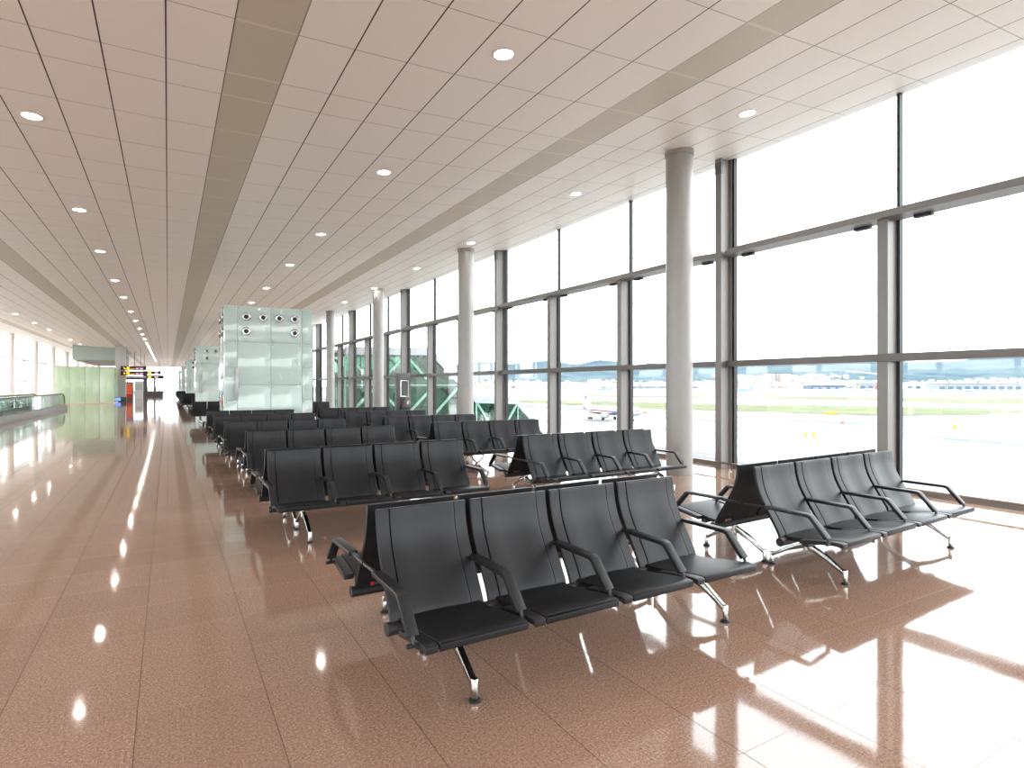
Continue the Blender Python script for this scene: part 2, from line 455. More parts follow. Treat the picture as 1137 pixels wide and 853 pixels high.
def make_bench(leg_x):
    r = empty('waiting_bench', cat='bench', group='four-seat waiting benches')
    beam = MB()
    beam.tube([(X0(.03), Yp(.352), .330), (X0(L - .02), Yp(.352), .330)], .036, 18)
    beam.box((X0(.10), Yp(.56), .320), (X0(L - .08), Yp(.50), .356), .004)
    beam.build('beam', M['shell'], r)
    for xa, xb in ((.018, .032), (L - .022, L - .008)): MB().tube([(X0(xa), Yp(.352), .330), (X0(xb), Yp(.352), .330)], .038, 18).build('end_cap', M['black'], r)
    back = backrest_mesh()
    seat = MB().prism(seat_outline(), .095, .598, axis=0, bev=.006)
    rail = MB().prism(seat_outline(.50, -.003, .034), .022, .088, axis=0, bev=.004)
    arm = MB()
    w = .060; t = .026
    outline = [(.235, .634), (.625, .632), (.655, .622), (.798, .464), (.772, .445), (.637, .598), (.614, .603), (.235, .606)]
    arm.prism([(Yp(p), z) for p, z in outline], -w / 2, w / 2, axis=0, bev=.006)
    arm.tube([(0, Yp(.24), .618), (0, Yp(.012), .612)], .012, 8)
    arm.tube([(0, Yp(.784), .462), (0, Yp(.795), .420)], .011, 8)
    arm.tube([(-.034, Yp(.795), .415), (.034, Yp(.795), .415)], .012, 10)
    objs = {}
    for k in range(4):
        x = X0(k * PITCH)
        for nm, mb, mt, dx in (('seat', seat, 'leather', 0), ('backrest', back, 'leather', .040), ('seat_rail', rail, 'arm', 0)):
            if k == 0: objs[nm] = o = mb.build(nm, M[mt], r, ang=28)
            else: o = objs[nm].copy(); COL.objects.link(o); o.parent = r
            o.location = ((x + dx) * MIRROR, 0, 0)
            if nm == 'backrest' and k == (3 if MIRROR == 1 else 0):              # maker's mark low on the rear of the end backrest
                q = Yp(.3265 - .026)
                lx = 0 if MIRROR == 1 else -.36
                lab = MB().box((.452 + lx, q, .368), (.474 + lx, q + .006, .390)).build('red_maker_mark', M['red'], o, smooth=False)
                lb = MB()
                for i in range(6): lb.box((.384 + lx + (i * .010 if MIRROR == 1 else .098 + i * .010), q, .372), (.391 + lx + (i * .010 if MIRROR == 1 else .098 + i * .010), q + .005, .386))
                lb.build('maker_lettering', M['kiosk'], o, smooth=False)
    for k in range(5):
        if k == 0: objs['arm'] = o = arm.build('armrest', M['arm'], r)
        else: o = objs['arm'].copy(); COL.objects.link(o); o.parent = r
        o.location = (X0(k * PITCH) * MIRROR, 0, 0)
    leg = MB()
    leg.lathe([(.026, .215), (.026, .312)], (0, Yp(.375), 0), 16)
    leg.box((-.035, Yp(.44), .302), (.035, Yp(.33), .318), .003)
    for s, pe in ((1, .712), (-1, .044)):
        a = .375 + s * .01
        A = [(a, .288, .040), (a + s * .16, .222, .034), (pe, .112, .022)]
        poly = [(Yp(p), z) for p, z, h in A] + [(Yp(p), z - h * 1.5) for p, z, h in reversed(A)]
        leg.prism(poly, -.019, .019, axis=0, bev=.004)
        leg.lathe([(.019, .018), (.0195, .02), (.0195, .118), (.017, .122)], (0, Yp(pe + s * .008), 0), 16)
    glide = MB().lathe([(.034, 0), (.034, .010), (.026, .018), (.014, .024)], (0, 0, 0), 18)
    for i, x in enumerate(leg_x):
        if i == 0: objs['leg'] = o = leg.build('leg', M['chrome'], r); objs['glide'] = g = glide.build('foot_glide', M['foot'], o); g2 = g.copy(); COL.objects.link(g2)
        else:
            o = objs['leg'].copy(); COL.objects.link(o); o.parent = r
            g, g2 = objs['glide'].copy(), objs['glide'].copy(); COL.objects.link(g); COL.objects.link(g2); g.parent = o
        g2.parent = o; g.location = (0, Yp(.720), 0); g2.location = (0, Yp(.036), 0)
        o.location = (X0(x) * MIRROR, 0, 0)
    return r
proto_f = make_bench((.37, 2.34)); MIRROR = -1; proto_r = make_bench((.37, 2.34)); MIRROR = 1
used = {'f': 0, 'r': 0}
def place_pair(cx, ymid, sx, rot, where):
    for kind, s in (('f', -1), ('r', 1)):
        pr = proto_f if kind == 'f' else proto_r
        o = pr if not used[kind] else copy_tree(pr)
        used[kind] = 1
        a = math.radians(rot)
        o.location = (cx - math.sin(a) * s * OFF, ymid + math.cos(a) * s * OFF, 0)
        o.rotation_euler = (0, 0, a + (PI if kind == 'r' else 0)); o.scale = (sx, 1, 1)
        o['label'] = 'black four-seat bench facing %s, %s' % ('the camera' if kind == 'f' else 'away from the camera', where)
left_rows = [(1.03, 3.55, 1.03), (.93, 7.27, 1.02), (1.05, 10.4, 1.02), (.95, 13.25, 1.0), (.94, 16.35, 1.0), (.92, 18.95, .98)]
for i, (x0, y, s) in enumerate(left_rows): place_pair(x0 + L * s / 2, y, s, .9, ('nearest row' if i == 0 else '%s row back' % ORD[i]) + ' of the aisle-side column')
right_rows = [(5.85, 3.62, 1.05, 2.4), (5.72, 7.4, 1.06, 1.2), (5.74, 10.85, 1.02, .5), (5.60, 13.55, 1.0, 0), (5.43, 16.5, .98, 0), (5.37, 19.5, .97, 0)]
for i, (cx, y, s, r) in enumerate(right_rows): place_pair(cx, y, s, r, ('nearest row' if i == 0 else '%s row back' % ORD[i]) + ' of the window-side column')
place_pair(.90 + 1.23, 30.1, 1, 0, 'alone beyond the nearest pale glass tower')
place_pair(5.03, 27.0, 1, 0, 'behind the nearest tower, window side')
for i, y in enumerate([47, 50, 53, 56, 59, 62]): place_pair(2.05, y, 1, 0, '%s row beyond the second glass tower' % ORD[i])
for i, y in enumerate([71.5, 75, 78.5, 82, 85.5]): place_pair(2.05, y, 1, 0, '%s row beyond the third glass tower' % ORD[i])

# ------------------------------------------------------------------ pale glass service towers
def make_tower():
    r = empty('service_tower', cat='service tower', group='pale glass service towers')
    Wd, D, H = 2.72, 2.2, 4.27
    MB().box((.03, .03, 0), (Wd - .03, D - .03, H - .03)).build('core', M['core'], r, smooth=False)
    g = .006
    colx = [0, .38, 1.39, 2.37, Wd]
    b = MB(); fx = MB()
    for i in range(4):
        zs = [.03, 1.2, 2.27, 3.1, H] if i in (0, 3) else [.03, 1.7, 3.1, H]
        for z0, z1 in zip(zs, zs[1:]):
            x0, x1 = colx[i], colx[i + 1]
            b.box((x0 + g, 0, z0 + g), (x1 - g, .022, z1 - g), .003)
            for cx in (x0 + .055, x1 - .055):
                for c in (z0 + .06, z1 - .06): fx.lathe([(.016, 0), (.016, -.006), (.010, -.009)], (cx, 0, c), 10, 'y')
    b.build('front_panel', M['cladding'], r)
    fx.build('glass_fixing', M['ring'], r)
    for x0, x1 in ((0, .022), (Wd - .022, Wd)):
        b = MB()
        for y0, y1 in ((.024, D / 2), (D / 2, D)):
            for z0, z1 in ((.03, 1.2), (1.2, 3.1), (3.1, H)): b.box((x0, y0 + g, z0 + g), (x1, y1 - g, z1 - g), .003)
        b.build('side_panel', M['cladding'], r)
    b = MB()
    for x0, x1 in ((0, Wd / 2), (Wd / 2, Wd)):
        for z0, z1 in ((.03, 2.1), (2.1, H)): b.box((x0 + g, D - .022, z0 + g), (x1 - g, D, z1 - g), .003)
    b.build('rear_panel', M['cladding'], r)
    ring = MB().lathe([(.095, .0), (.138, .0), (.142, -.025), (.128, -.055), (.104, -.05), (.095, -.02)], n=26, axis='y')
    hole = MB().lathe([(.094, -.004), (.094, -.018)], n=22, axis='y'); cone = MB().lathe([(.074, -.018), (.070, -.05), (.05, -.058)], n=18, axis='y')
    first = None
    def nozzle(loc, rz=0):
        nonlocal first
        if first is None:
            o = ring.build('nozzle', M['ring'], r); h = hole.build('throat', M['hole'], o); c = cone.build('jet_core', M['black'], o); first = o
        else: o = copy_tree(first, r)
        o.location = loc; o.rotation_euler.z = rz
    for x, z in ((.64, 3.92), (1.15, 3.92), (1.65, 3.92), (2.14, 3.92), (.64, 3.45), (2.14, 3.45)): nozzle((x, 0, z))
    for y, z in ((.55, 3.92), (1.5, 3.92), (.55, 3.45), (1.5, 3.45)): nozzle((0, y, z), -PI / 2)
    MB().box((.30, -.075, 1.24), (.40, -.05, 2.26), .005).box((.33, -.052, 1.4), (.37, .002, 1.46)).box((.33, -.052, 2.04), (.37, .002, 2.1)).build('handle', M['handle'], r)
    MB().box((-.03, .75, 1.02), (0, .98, 1.24), .004).build('alarm_box', M['red'], r)
    b = MB()
    for i, y in enumerate((.6, 1.0, 1.4)): b.box((-.02, y, 1.9), (0, y + .16, 2.6), .003); b.box((-.02, y, 1.45), (0, y + .12, 1.62), .003)
    b.build('service_plate', M['ring'], r)
    MB().box((-.02, -.02, 0), (Wd + .02, D + .02, .03)).build('plinth', M['handle'], r, smooth=False)
    return r
tw = make_tower()
for i, y in enumerate([20.75, 43.0, 66.6, 91, 115]):
    o = tw if i == 0 else copy_tree(tw)
    o.location = (1.55, y, 0)
    o['label'] = ['pale green glass service tower with six round nozzles behind the last bench row', 'second pale glass service tower, behind the bench standing alone', 'third pale glass service tower down the corridor', 'fourth pale glass service tower down the corridor', 'farthest pale glass service tower down the corridor'][i]

# payphone pillar by the windows
r = empty('payphone_pillar', (9.05, 25.0, 0), label='dark grey payphone pillar in front of the windows, by a column', cat='payphone')
MB().box((-.33, -.02, 0), (.33, .16, 2.24), .008).build('panel', M['kiosk'], r)
MB().box((-.14, -.05, 1.17), (.25, -.02, 1.92)).build('frame', M['ring'], r, smooth=False)
MB().box((-.10, -.055, 1.22), (.21, -.02, 1.88)).build('notice_panel', M['kiosk'], r, smooth=False)
ph = MB().box((-.08, -.22, .72), (.28, -.02, 1.18), .02).build('phone', M['steel_dark'], r)
MB().box((-.14, -.24, .62), (.24, -.02, .74), .02).build('shelf', M['black'], r)
MB().tube([(-.04, -.27, 1.14), (-.05, -.275, .98), (-.04, -.27, .82)], [.03, .018, .03], 10).build('handset', M['black'], ph)
b = MB()
for i in range(3):
    for j in range(4): b.box((.10 + i * .045, -.232, .84 + j * .045), (.13 + i * .045, -.219, .87 + j * .045))
b.build('keypad', M['ring'], ph, smooth=False)

# ------------------------------------------------------------------ moving walkway, left
r = empty('moving_walkway', (-7.15, 40, 0), label='moving walkway with glass balustrades on the left of the aisle', cat='moving walkway')
ya, yb = -24, 12.2
MB().box((-.95, ya, 0), (-.62, yb, .30), .01).build('base', M['steel'], r)
MB().box((.62, ya, 0), (.95, yb, .30), .01).build('base', M['steel'], r)
MB().box((-.62, ya, 0), (.62, yb + .3, .06)).build('belt', M['gasket'], r, smooth=False)
for s in (-1, 1):
    MB().box((s * .957 - .006, ya, .10), (s * .957 + .006, yb, .13)).build('trim_strip', M['rail'], r, smooth=False)
    path = [(s * .78, ya, 1.08), (s * .78, yb - 1.1, 1.08), (s * .78, yb - .55, 1.02), (s * .78, yb - .15, .85), (s * .78, yb, .62), (s * .78, yb, .30)]
    pts = [path[0]] + [tuple(q) for q in spline(path[1:], 4)]
    hr = MB().tube(pts, .045, 10).build('handrail', M['rail'], r)
    poly = [(ya, .28)] + [(q[1], q[2] - .02) for q in pts] 
    MB().prism(poly, s * .78 - .006, s * .78 + .006, axis=0).build('glass_balustrade', M['balustrade_glass'], r, smooth=False)

# frosted glass enclosure and the structures around it
r = empty('frosted_glass_enclosure', (-6.55, 66, 0), label='pale green frosted glass enclosure on the left beyond the moving walkway', cat='glass enclosure')
Wd, D, H = 4.4, 5.0, 3.35
b = MB()
for i in range(4): b.box((-Wd / 2 + i * Wd / 4 + .012, 0, .08), (-Wd / 2 + (i + 1) * Wd / 4 - .012, .02, H), .004)
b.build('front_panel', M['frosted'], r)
for s in (-1, 1):
    b = MB()
    for i in range(4): b.box((s * Wd / 2 - .01, .03 + i * D / 4, .08), (s * Wd / 2 + .01, .03 + (i + 1) * D / 4 - .02, H), .004)
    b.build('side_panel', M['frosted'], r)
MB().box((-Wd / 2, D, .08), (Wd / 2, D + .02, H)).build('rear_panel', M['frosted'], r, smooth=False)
MB().box((-Wd / 2 - .03, -.03, 0), (Wd / 2 + .03, D + .05, .08)).build('base', M['tan'], r, smooth=False)
MB().box((-Wd / 2, -.02, H), (Wd / 2, D, H + .06)).build('top_rail', M['tan'], r, smooth=False)
fx = MB()
for i in range(5): fx.lathe([(.06, 0), (.06, -.03), (.03, -.04)], (-Wd / 2 + i * Wd / 4 * .98 + .04, 0, 1.75), 12, 'y')
fx.build('glass_fixing', M['handle'], r)

b = MB(); b.box((-8.6, 76, 4.35), (-4.8, 100, 6.0)); tag(b.build('trim_1', M['soffit'], smooth=False), kind='structure')   # bulkhead under the ceiling
r = empty('grey_pillar', (-4.2, 72.6, 0), label='square grey pillar carrying the double direction sign', cat='pillar')
MB().box((-.45, -.4, 0), (.45, .5, cz(-4.2)), .01).build('shaft', M['plaster'], r)
MB().box((-.48, -.43, 0), (.48, .53, .12)).build('plinth', M['steel_dark'], r, smooth=False)
r = empty('floor_display', (-4.1, 71.6, 0), label='low dark unit with a lit blue screen at the grey pillar foot', cat='display')
MB().box((-.45, -.12, 0), (.45, .18, .48), .01).build('cabinet', M['kiosk'], r)
MB().box((-.35, -.13, .12), (-.05, -.118, .40)).build('screen', M['screen'], r, smooth=False)

r = empty('direction_sign', (-3.02, 71.4, 2.42), label='two stacked dark direction signs with yellow arrows beside the grey pillar', cat='sign')
W = 1.13
for z0 in (.80, .28):
    f = MB().box((-W, -.06, z0), (W, .06, z0 + .42), .006).build('sign_panel', M['sign'], r)
    a = MB()
    cx = -W + .33; cz_ = z0 + .2
    if z0 > .5:   # diagonal arrow
        a.prism([(cx - .10, cz_ + .10), (cx - .04, cz_ + .10), (cx + .07, cz_ - .03), (cx + .10, cz_ + .01), (cx + .11, cz_ - .12), (cx - .03, cz_ - .11), (cx + .01, cz_ - .08)], -.068, -.061, axis=1)
    else:
        a.prism([(cx, cz_ + .12), (cx + .12, cz_ - .01), (cx + .04, cz_ - .01), (cx + .04, cz_ - .12), (cx - .04, cz_ - .12), (cx - .04, cz_ - .01), (cx - .12, cz_ - .01)], -.068, -.061, axis=1)
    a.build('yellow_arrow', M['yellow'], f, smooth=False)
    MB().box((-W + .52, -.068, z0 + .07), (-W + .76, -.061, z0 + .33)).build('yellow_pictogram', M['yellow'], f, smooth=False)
    w = MB()
    for i in range(7): w.box((-W + .83 + i * .055, -.068, z0 + .10), (-W + .87 + i * .055, -.061, z0 + .16))
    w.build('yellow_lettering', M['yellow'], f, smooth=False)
    w = MB()
    for i in range(8):
        if i in (3,): continue
        w.box((-W + 1.32 + i * .08, -.068, z0 + .10), (-W + 1.38 + i * .08, -.061, z0 + .25))
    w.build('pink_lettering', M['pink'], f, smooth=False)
MB().box((-W, -.09, 0), (W - .05, .09, .2), .006).build('base_board', M['tan'], r)
MB().box((-W, -.03, .2), (-W + .05, .03, 1.22)).box((W - .05, -.03, .2), (W, .03, 1.22)).build('side_bracket', M['steel_dark'], r, smooth=False)
MB().tube([(-.6, 0, 1.22), (-.6, 0, cz(-3.6) - 2.42)], .02, 8).tube([(.6, 0, 1.22), (.6, 0, cz(-2.4) - 2.42)], .02, 8).build('hanger', M['steel_dark'], r)

r = empty('vending_machine', (-4.0, 77.5, 0), label='red and orange vending machine just behind the grey pillar', cat='vending machine')
MB().box((-.05, -.4, 0), (.65, .4, 2.05), .01).build('cabinet', M['kiosk'], r)
b = MB()
for i in range(4): b.box((.0, -.42, .72 + i * .31), (.6, -.398, .98 + i * .31))
b.build('product_window', M['orange'], r, smooth=False)
MB().box((0, -.415, .3), (.6, -.398, .62)).build('red_front', M['red'], r, smooth=False)
for (x, y, zt_, w, lab) in ((-3.8, 83, 2.75, .55, 'small blue hanging sign above the vending machine'), (-3.05, 86, 2.75, .75, 'blue hanging sign right of the vending machine')):
    r = empty('hanging_sign', (x, y, zt_ - .4), label=lab, cat='sign')
    MB().box((-w, -.06, 0), (w, .06, .42), .006).build('sign_panel', M['blue'], r)
    MB().tube([(-w * .7, 0, .42), (-w * .7, 0, cz(x) - zt_ + .4)], .02, 6).tube([(w * .7, 0, .42), (w * .7, 0, cz(x) - zt_ + .4)], .02, 6).build('hanger', M['steel_dark'], r)
r = empty('grey_kiosk', (-3.1, 88.5, 0), label='tall grey kiosk under the blue sign', cat='kiosk')
MB().box((-.55, -.4, 0), (.35, .4, 2.2), .02).build('body', M['plaster'], r)
MB().box((-.45, -.42, 1.1), (.25, -.40, 1.8)).build('screen', M['soffit'], r, smooth=False)
# glazed shop fronts on the left, far down
r = empty('shop_front', (-4.0, 104, 0), label='pale glazed shop front on the left, beyond the grey kiosk', cat='shop front')
b = MB()
for i in range(8): b.box((-8 + i * 1.07, -.05, 0), (-7.9 + i * 1.07, .05, 3.4))
b.box((-8, -.05, 3.3), (-.4, .05, 3.5)); b.build('frame', M['steel'], r, smooth=False)
MB().box((-8, -.01, .05), (-.5, .01, 3.3)).build('pane', M['balustrade_glass'], r, smooth=False)
MB().box((-3.6, -.2, 3.0), (-1.6, .1, 3.5), .01).build('fascia_sign', M['gasket'], r)
r = empty('direction_sign', (-1.75, 98, 2.6), label='distant dark direction sign on two posts, far down the corridor', cat='sign')
for z0 in (.62, 0):
    f = MB().box((-1.2 + (.6 - z0) * .6, -.06, z0), (.9 + (.6 - z0) * .6, .06, z0 + .5), .006).build('sign_panel', M['sign'], r)
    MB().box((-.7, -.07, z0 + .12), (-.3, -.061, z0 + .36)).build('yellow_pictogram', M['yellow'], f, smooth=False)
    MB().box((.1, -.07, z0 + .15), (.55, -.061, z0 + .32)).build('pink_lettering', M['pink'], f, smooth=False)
MB().box((-1.2, -.15, -2.6), (-.75, .15, 1.12), .01).build('post', M['kiosk'], r)
MB().box((.0, -.12, -2.6), (.25, .12, 0), .01).build('post', M['kiosk'], r)
MB().tube([(.7, 0, .5), (.7, 0, cz(-1) - 2.6)], .025, 6).build('hanger', M['steel_dark'], r)
r = empty('low_counter', (-2.9, 100.5, 0), label='low dark counter under the distant direction sign', cat='counter')
MB().box((-1.3, -.3, .0), (2.3, .3, .75), .02).build('body', M['kiosk'], r)
MB().box((-1.35, -.35, .75), (2.35, .35, .8), .01).build('top', M['sign'], r)

# ------------------------------------------------------------------ outside, right: covered gangway at the facade
r = empty('covered_gangway', (10.6, 41, -13), label='white framed green glass gangway stepping down outside the windows', cat='gangway')
prof = [(0, 4.38), (7.9 - 1.5, 4.48), (10.15, .84), (13.8, .70), (16.9, -2.3), (24, -9.0)]
prof = [(x, z + 13) for x, z in prof]
Dg = 4.0
def band(y0, y1):
    b = MB()
    for (xa, za), (xb, zb) in zip(prof, prof[1:]):
        d = Vector((xb - xa, zb - za)).normalized(); h = .55
        b.prism([(xa, za), (xb, zb), (xb, zb - h), (xa, za - h)], y0, y1, axis=1)
    return b
band(-.15, .05).build('white_edge_band', M['band'], r, smooth=False)
band(Dg - .05, Dg + .15).build('white_edge_band', M['band'], r, smooth=False)
b = MB()
for (xa, za), (xb, zb) in zip(prof, prof[1:]): b.prism([(xa, za - .12), (xb, zb - .12), (xb, zb - .25), (xa, za - .25)], .05, Dg - .05, axis=1)
b.build('roof', M['white'], r, smooth=False)
for y in (.02, Dg):
    b = MB()
    for (xa, za), (xb, zb) in zip(prof, prof[1:]): b.prism([(xa, za - .5), (xb, zb - .5), (xb, max(zb - 6.4, 0)), (xa, max(za - 6.4, 0))], y - .01, y + .01, axis=1)
    b.build('green_glass_wall', M['green_glass'], r, smooth=False)
b = MB()
for (xa, za), (xb, zb) in zip(prof, prof[1:]): b.prism([(xa, max(za - 6.4, .2)), (xb, max(zb - 6.4, .2)), (xb, max(zb - 6.7, 0)), (xa, max(za - 6.7, 0))], .0, Dg, axis=1)
b.build('deck', M['steel'], r, smooth=False)
def bar(b, x0, z0, x1, z1, y, t=.09):
    d = Vector((x1 - x0, z1 - z0)).normalized(); q = Vector((-d.y, d.x)) * t
    b.prism([(x0 + q.x, z0 + q.y), (x1 + q.x, z1 + q.y), (x1 - q.x, z1 - q.y), (x0 - q.x, z0 - q.y)], y, y + .1, axis=1)
b = MB()
for y in (-.13, Dg - .2):
    for i in range(3):
        x0 = i * 2.2; x1 = x0 + 2.2
        if i % 2 == 0: bar(b, x0, 16.9, x1, 14.6, y); bar(b, x0, 12.4, x1, 14.6, y)
        else: bar(b, x0, 14.6, x1, 16.9, y); bar(b, x0, 14.6, x1, 12.4, y)
        bar(b, x0, 17, x0, 11, y, .06)
    bar(b, 0, 14.7, 8.6, 14.7, y, .05); bar(b, 0, 12.3, 10, 12.3, y, .05)
    bar(b, 6.6, 12.4, 9.0, 14.9, y); bar(b, 10.2, 13.4, 12.2, 10.5, y); bar(b, 12.2, 10.5, 14.0, 13.3, y); bar(b, 10.2, 13.4, 10.2, 8, y, .06); bar(b, 14, 13.4, 14, 8, y, .06)
b.build('brace', M['brace'], r, smooth=False)
b = MB()
for x in (1, 8, 15.5): b.box((x, .2, 0), (x + .35, Dg - .2, 6.6))
b.build('support', M['steel'], r, smooth=False)

# left of the hall: neighbouring building seen through the left windows
r = empty('terminal_wing', (-34, 90, -13), label='white terminal wing with green panels outside the left windows', cat='building')
MB().box((-8, -90, 0), (0, 60, 16)).build('wall', M['white'], r, smooth=False)
b = MB()
for i in range(14):
    y = -70 + i * 9
    for z in (15.0 - 1.2, 17 - 6): b.box((-.1, y, z), (.15, y + 5.2, z + 1.9))
b.build('green_panel', M['teal'], r, smooth=False)

# ------------------------------------------------------------------ airfield
b = MB(); b.add([(-1500, -2500, -13), (6000, -2500, -13), (6000, 6500, -13), (-1500, 6500, -13)], [(0, 1, 2, 3)])
tag(b.build('ground_1', M['apron'], smooth=False), kind='structure')
def patch(name, top, bot, m, z, kind):
    n = len(top); vs = [(x, y, z) for x, y in top] + [(x, y, z) for x, y in bot]
    vs += [(x, y, z - .05) for x, y in top] + [(x, y, z - .05) for x, y in bot]
    fs = [(i, i + 1, n + i + 1, n + i) for i in range(n - 1)] + [(2 * n + i, 3 * n + i, 3 * n + i + 1, 2 * n + i + 1) for i in range(n - 1)]
    o = MB().add(vs, fs).build(name, m, smooth=False); tag(o, kind=kind); return o
g1t = [(298, 505), (314, 456), (345, 427), (354, 352), (367, 293), (405, 259), (424, 216), (438, 181), (426, 141)]
g1b = [(252, 426), (255, 370), (255, 316), (257, 255), (273, 218), (289, 184), (299, 152), (328, 135), (404, 134)]
g2t = [(509, 682), (561, 626), (602, 533), (632, 462), (696, 444), (721, 368), (774, 320), (787, 262)]
g2b = [(467, 626), (455, 508), (519, 459), (576, 421), (555, 354), (567, 289), (537, 222), (560, 186)]
tag(patch('grass_strip', g1t, g1b, M['grass'], -12.9, 'stuff'), 'near strip of grass between the apron and the runway', 'grass')
tag(patch('grass_strip', g2t, g2b, M['grass'], -12.9, 'stuff'), 'far strip of grass beyond the runway', 'grass')
patch('road_1', [(p[0] - 4, p[1] + 4) for p in g2b[:-1]] + [(548, 150)], g1t[:7] + [g1t[8]], M['runway'], -12.93, 'structure')

# hills and town
TH = math.atan(382 / 650.); FW = Vector((math.sin(TH), math.cos(TH), 0)); RT = Vector((math.cos(TH), -math.sin(TH), 0))
ridge = [(1938, 5821, 184), (2256, 5634, 211), (2495, 5493, 214), (2742, 5348, 261), (3012, 5189, 230), (3227, 5063, 261), (3386, 4969, 270), (3609, 4838, 223), (3797, 4728, 277), (3959, 4633, 261), (4094, 4553, 214), (4285, 4441, 248), (4389, 4380, 214), (4644, 4230, 239), (4882, 4090, 257), (5121, 3950, 276), (5519, 3716, 285), (5917, 3482, 294), (6275, 3272, 276), (6474, 3155, 257), (6713, 3014, 253), (6951, 2874, 262), (7270, 2687, 304), (7564, 2514, 331), (8066, 2219, 368), (8861, 1752, 331), (9900, 1140, 300), (11000, 500, 250)]
rs = [((Vector((x, y, 0))).dot(RT), z) for x, y, z in ridge]
def rz(s):
    for (a, za), (c, zc) in zip(rs, rs[1:]):
        if s <= c: return za + (zc - za) * (s - a) / (c - a)
    return rs[-1][1]
from mathutils import noise as NZ
def hz(d, s):
    """terrain height at depth d, lateral s (lateral scaled to the ridge distance)"""
    q = s * 6000 / d if d < 6000 else s
    t = (d - 2700) / 3300
    if t <= 0: return -13.5
    h = rz(q) * min(1, t ** 1.7) if d <= 6000 else rz(q) * (1 - (d - 6000) / 4000)
    return -13.5 + h + (NZ.noise(Vector((d / 420, s / 420, 0))) * 26 * min(1, t * 2) * (1 - abs(2 * t - 1) ** 4 if t < 1 else 0))
ds = [2650 + i * 160 for i in range(22)] + [6000, 6400, 7000, 8000]
ss = [-1900 + i * 70 for i in range(126)]
vs = []; fs = []
for d in ds:
    for s in ss:
        sl = s * d / 6000; q = FW * d + RT * sl
        vs.append((q.x, q.y, hz(d, sl)))
m_ = len(ss)
fs = [(i * m_ + j, i * m_ + j + 1, (i + 1) * m_ + j + 1, (i + 1) * m_ + j) for i in range(len(ds) - 1) for j in range(m_ - 1)]
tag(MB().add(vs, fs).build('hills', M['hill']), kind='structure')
b = MB()
def house(d, s, w, h, zb=None):
    q = FW * d + RT * s; z = (hz(d, s) if zb is None else zb) - 2
    b.box((q.x - w / 2, q.y - w / 2, z), (q.x + w / 2, q.y + w / 2, z + 2 + h))
for i in range(1700):
    u = random.uniform(520, 1160); d = random.uniform(2500, 3700); 
    s = (u - 568.5) / 650 * d
    house(d, s, random.uniform(10, 26), random.uniform(8, 20))
for i in range(420):
    u = random.gauss(838, 16) if i < 180 else random.gauss(880, 24); d = random.uniform(3500, 4150)
    house(d, (u - 568.5) / 650 * d, random.uniform(12, 26), random.uniform(10, 22))
for i in range(7):
    u = 850 + i * 4.2; d = 3300; house(d, (u - 568.5) / 650 * d, 17, 62)
for i in range(60):
    u = 940 + i * .7 + random.uniform(-1, 1); d = 4600 - i * 5; house(d, (u - 568.5) / 650 * d, 10, 9)
tag(b.build('town_buildings', M['city'], smooth=False), 'pale town buildings spread along the foot of the hills', 'buildings', kind='stuff')

# airport buildings across the field
def far_building(name, u, d, w, h, depth, m, label):
    q = FW * d + RT * ((u - 568.5) / 650 * d)
    r = empty(name, (q.x, q.y, -13), -TH, label, 'building', 'buildings across the airfield')
    MB().box((-w / 2, 0, 0), (w / 2, depth, h), .3).build('hall', M[m], r, smooth=False)
    MB().box((-w / 2 - 1, -1.5, h), (w / 2 + 1, depth + 1, h + 1.6)).build('roof', M['steel'], r, smooth=False)
    b = MB(); n = max(2, int(w / 26))
    for i in range(n): b.box((-w / 2 + (i + .2) * w / n, -.3, .5), (-w / 2 + (i + .8) * w / n, 0, h * .55))
    b.build('hangar_door', M['navy' if m != 'navy' else 'hangar'], r, smooth=False)
far_building('hangar', 1098, 1900, 330, 19, 60, 'hangar', 'long grey hangar across the airfield at the right edge')
far_building('hangar', 920, 2050, 120, 13, 60, 'navy', 'dark blue hangar across the airfield behind the yellow-tailed aircraft')
far_building('terminal_building', 975, 2300, 150, 22, 40, 'hangar', 'grey terminal block across the airfield right of the dark blue hangar')
far_building('terminal_building', 1015, 2200, 60, 24, 40, 'white', 'white block across the airfield left of the long hangar')
far_building('terminal_building', 730, 2400, 330, 9, 40, 'hangar', 'long low grey building across the airfield behind the taxiing aircraft')
def mast(u, d, h, label):
    q = FW * d + RT * ((u - 568.5) / 650 * d)
    r = empty('floodlight_mast', (q.x, q.y, -13), 0, label, 'mast', 'floodlight masts')
    MB().tube([(0, 0, 0), (0, 0, h)], [.9, .5], 8).build('pole', M['steel_dark'], r)
    MB().box((-2.5, -1, h), (2.5, 1, h + 2), .2).build('lamp_head', M['steel_dark'], r)
mast(952, 1500, 44, 'tall floodlight mast behind the yellow-tailed aircraft'); mast(1051, 1600, 46, 'tall floodlight mast before the long grey hangar')

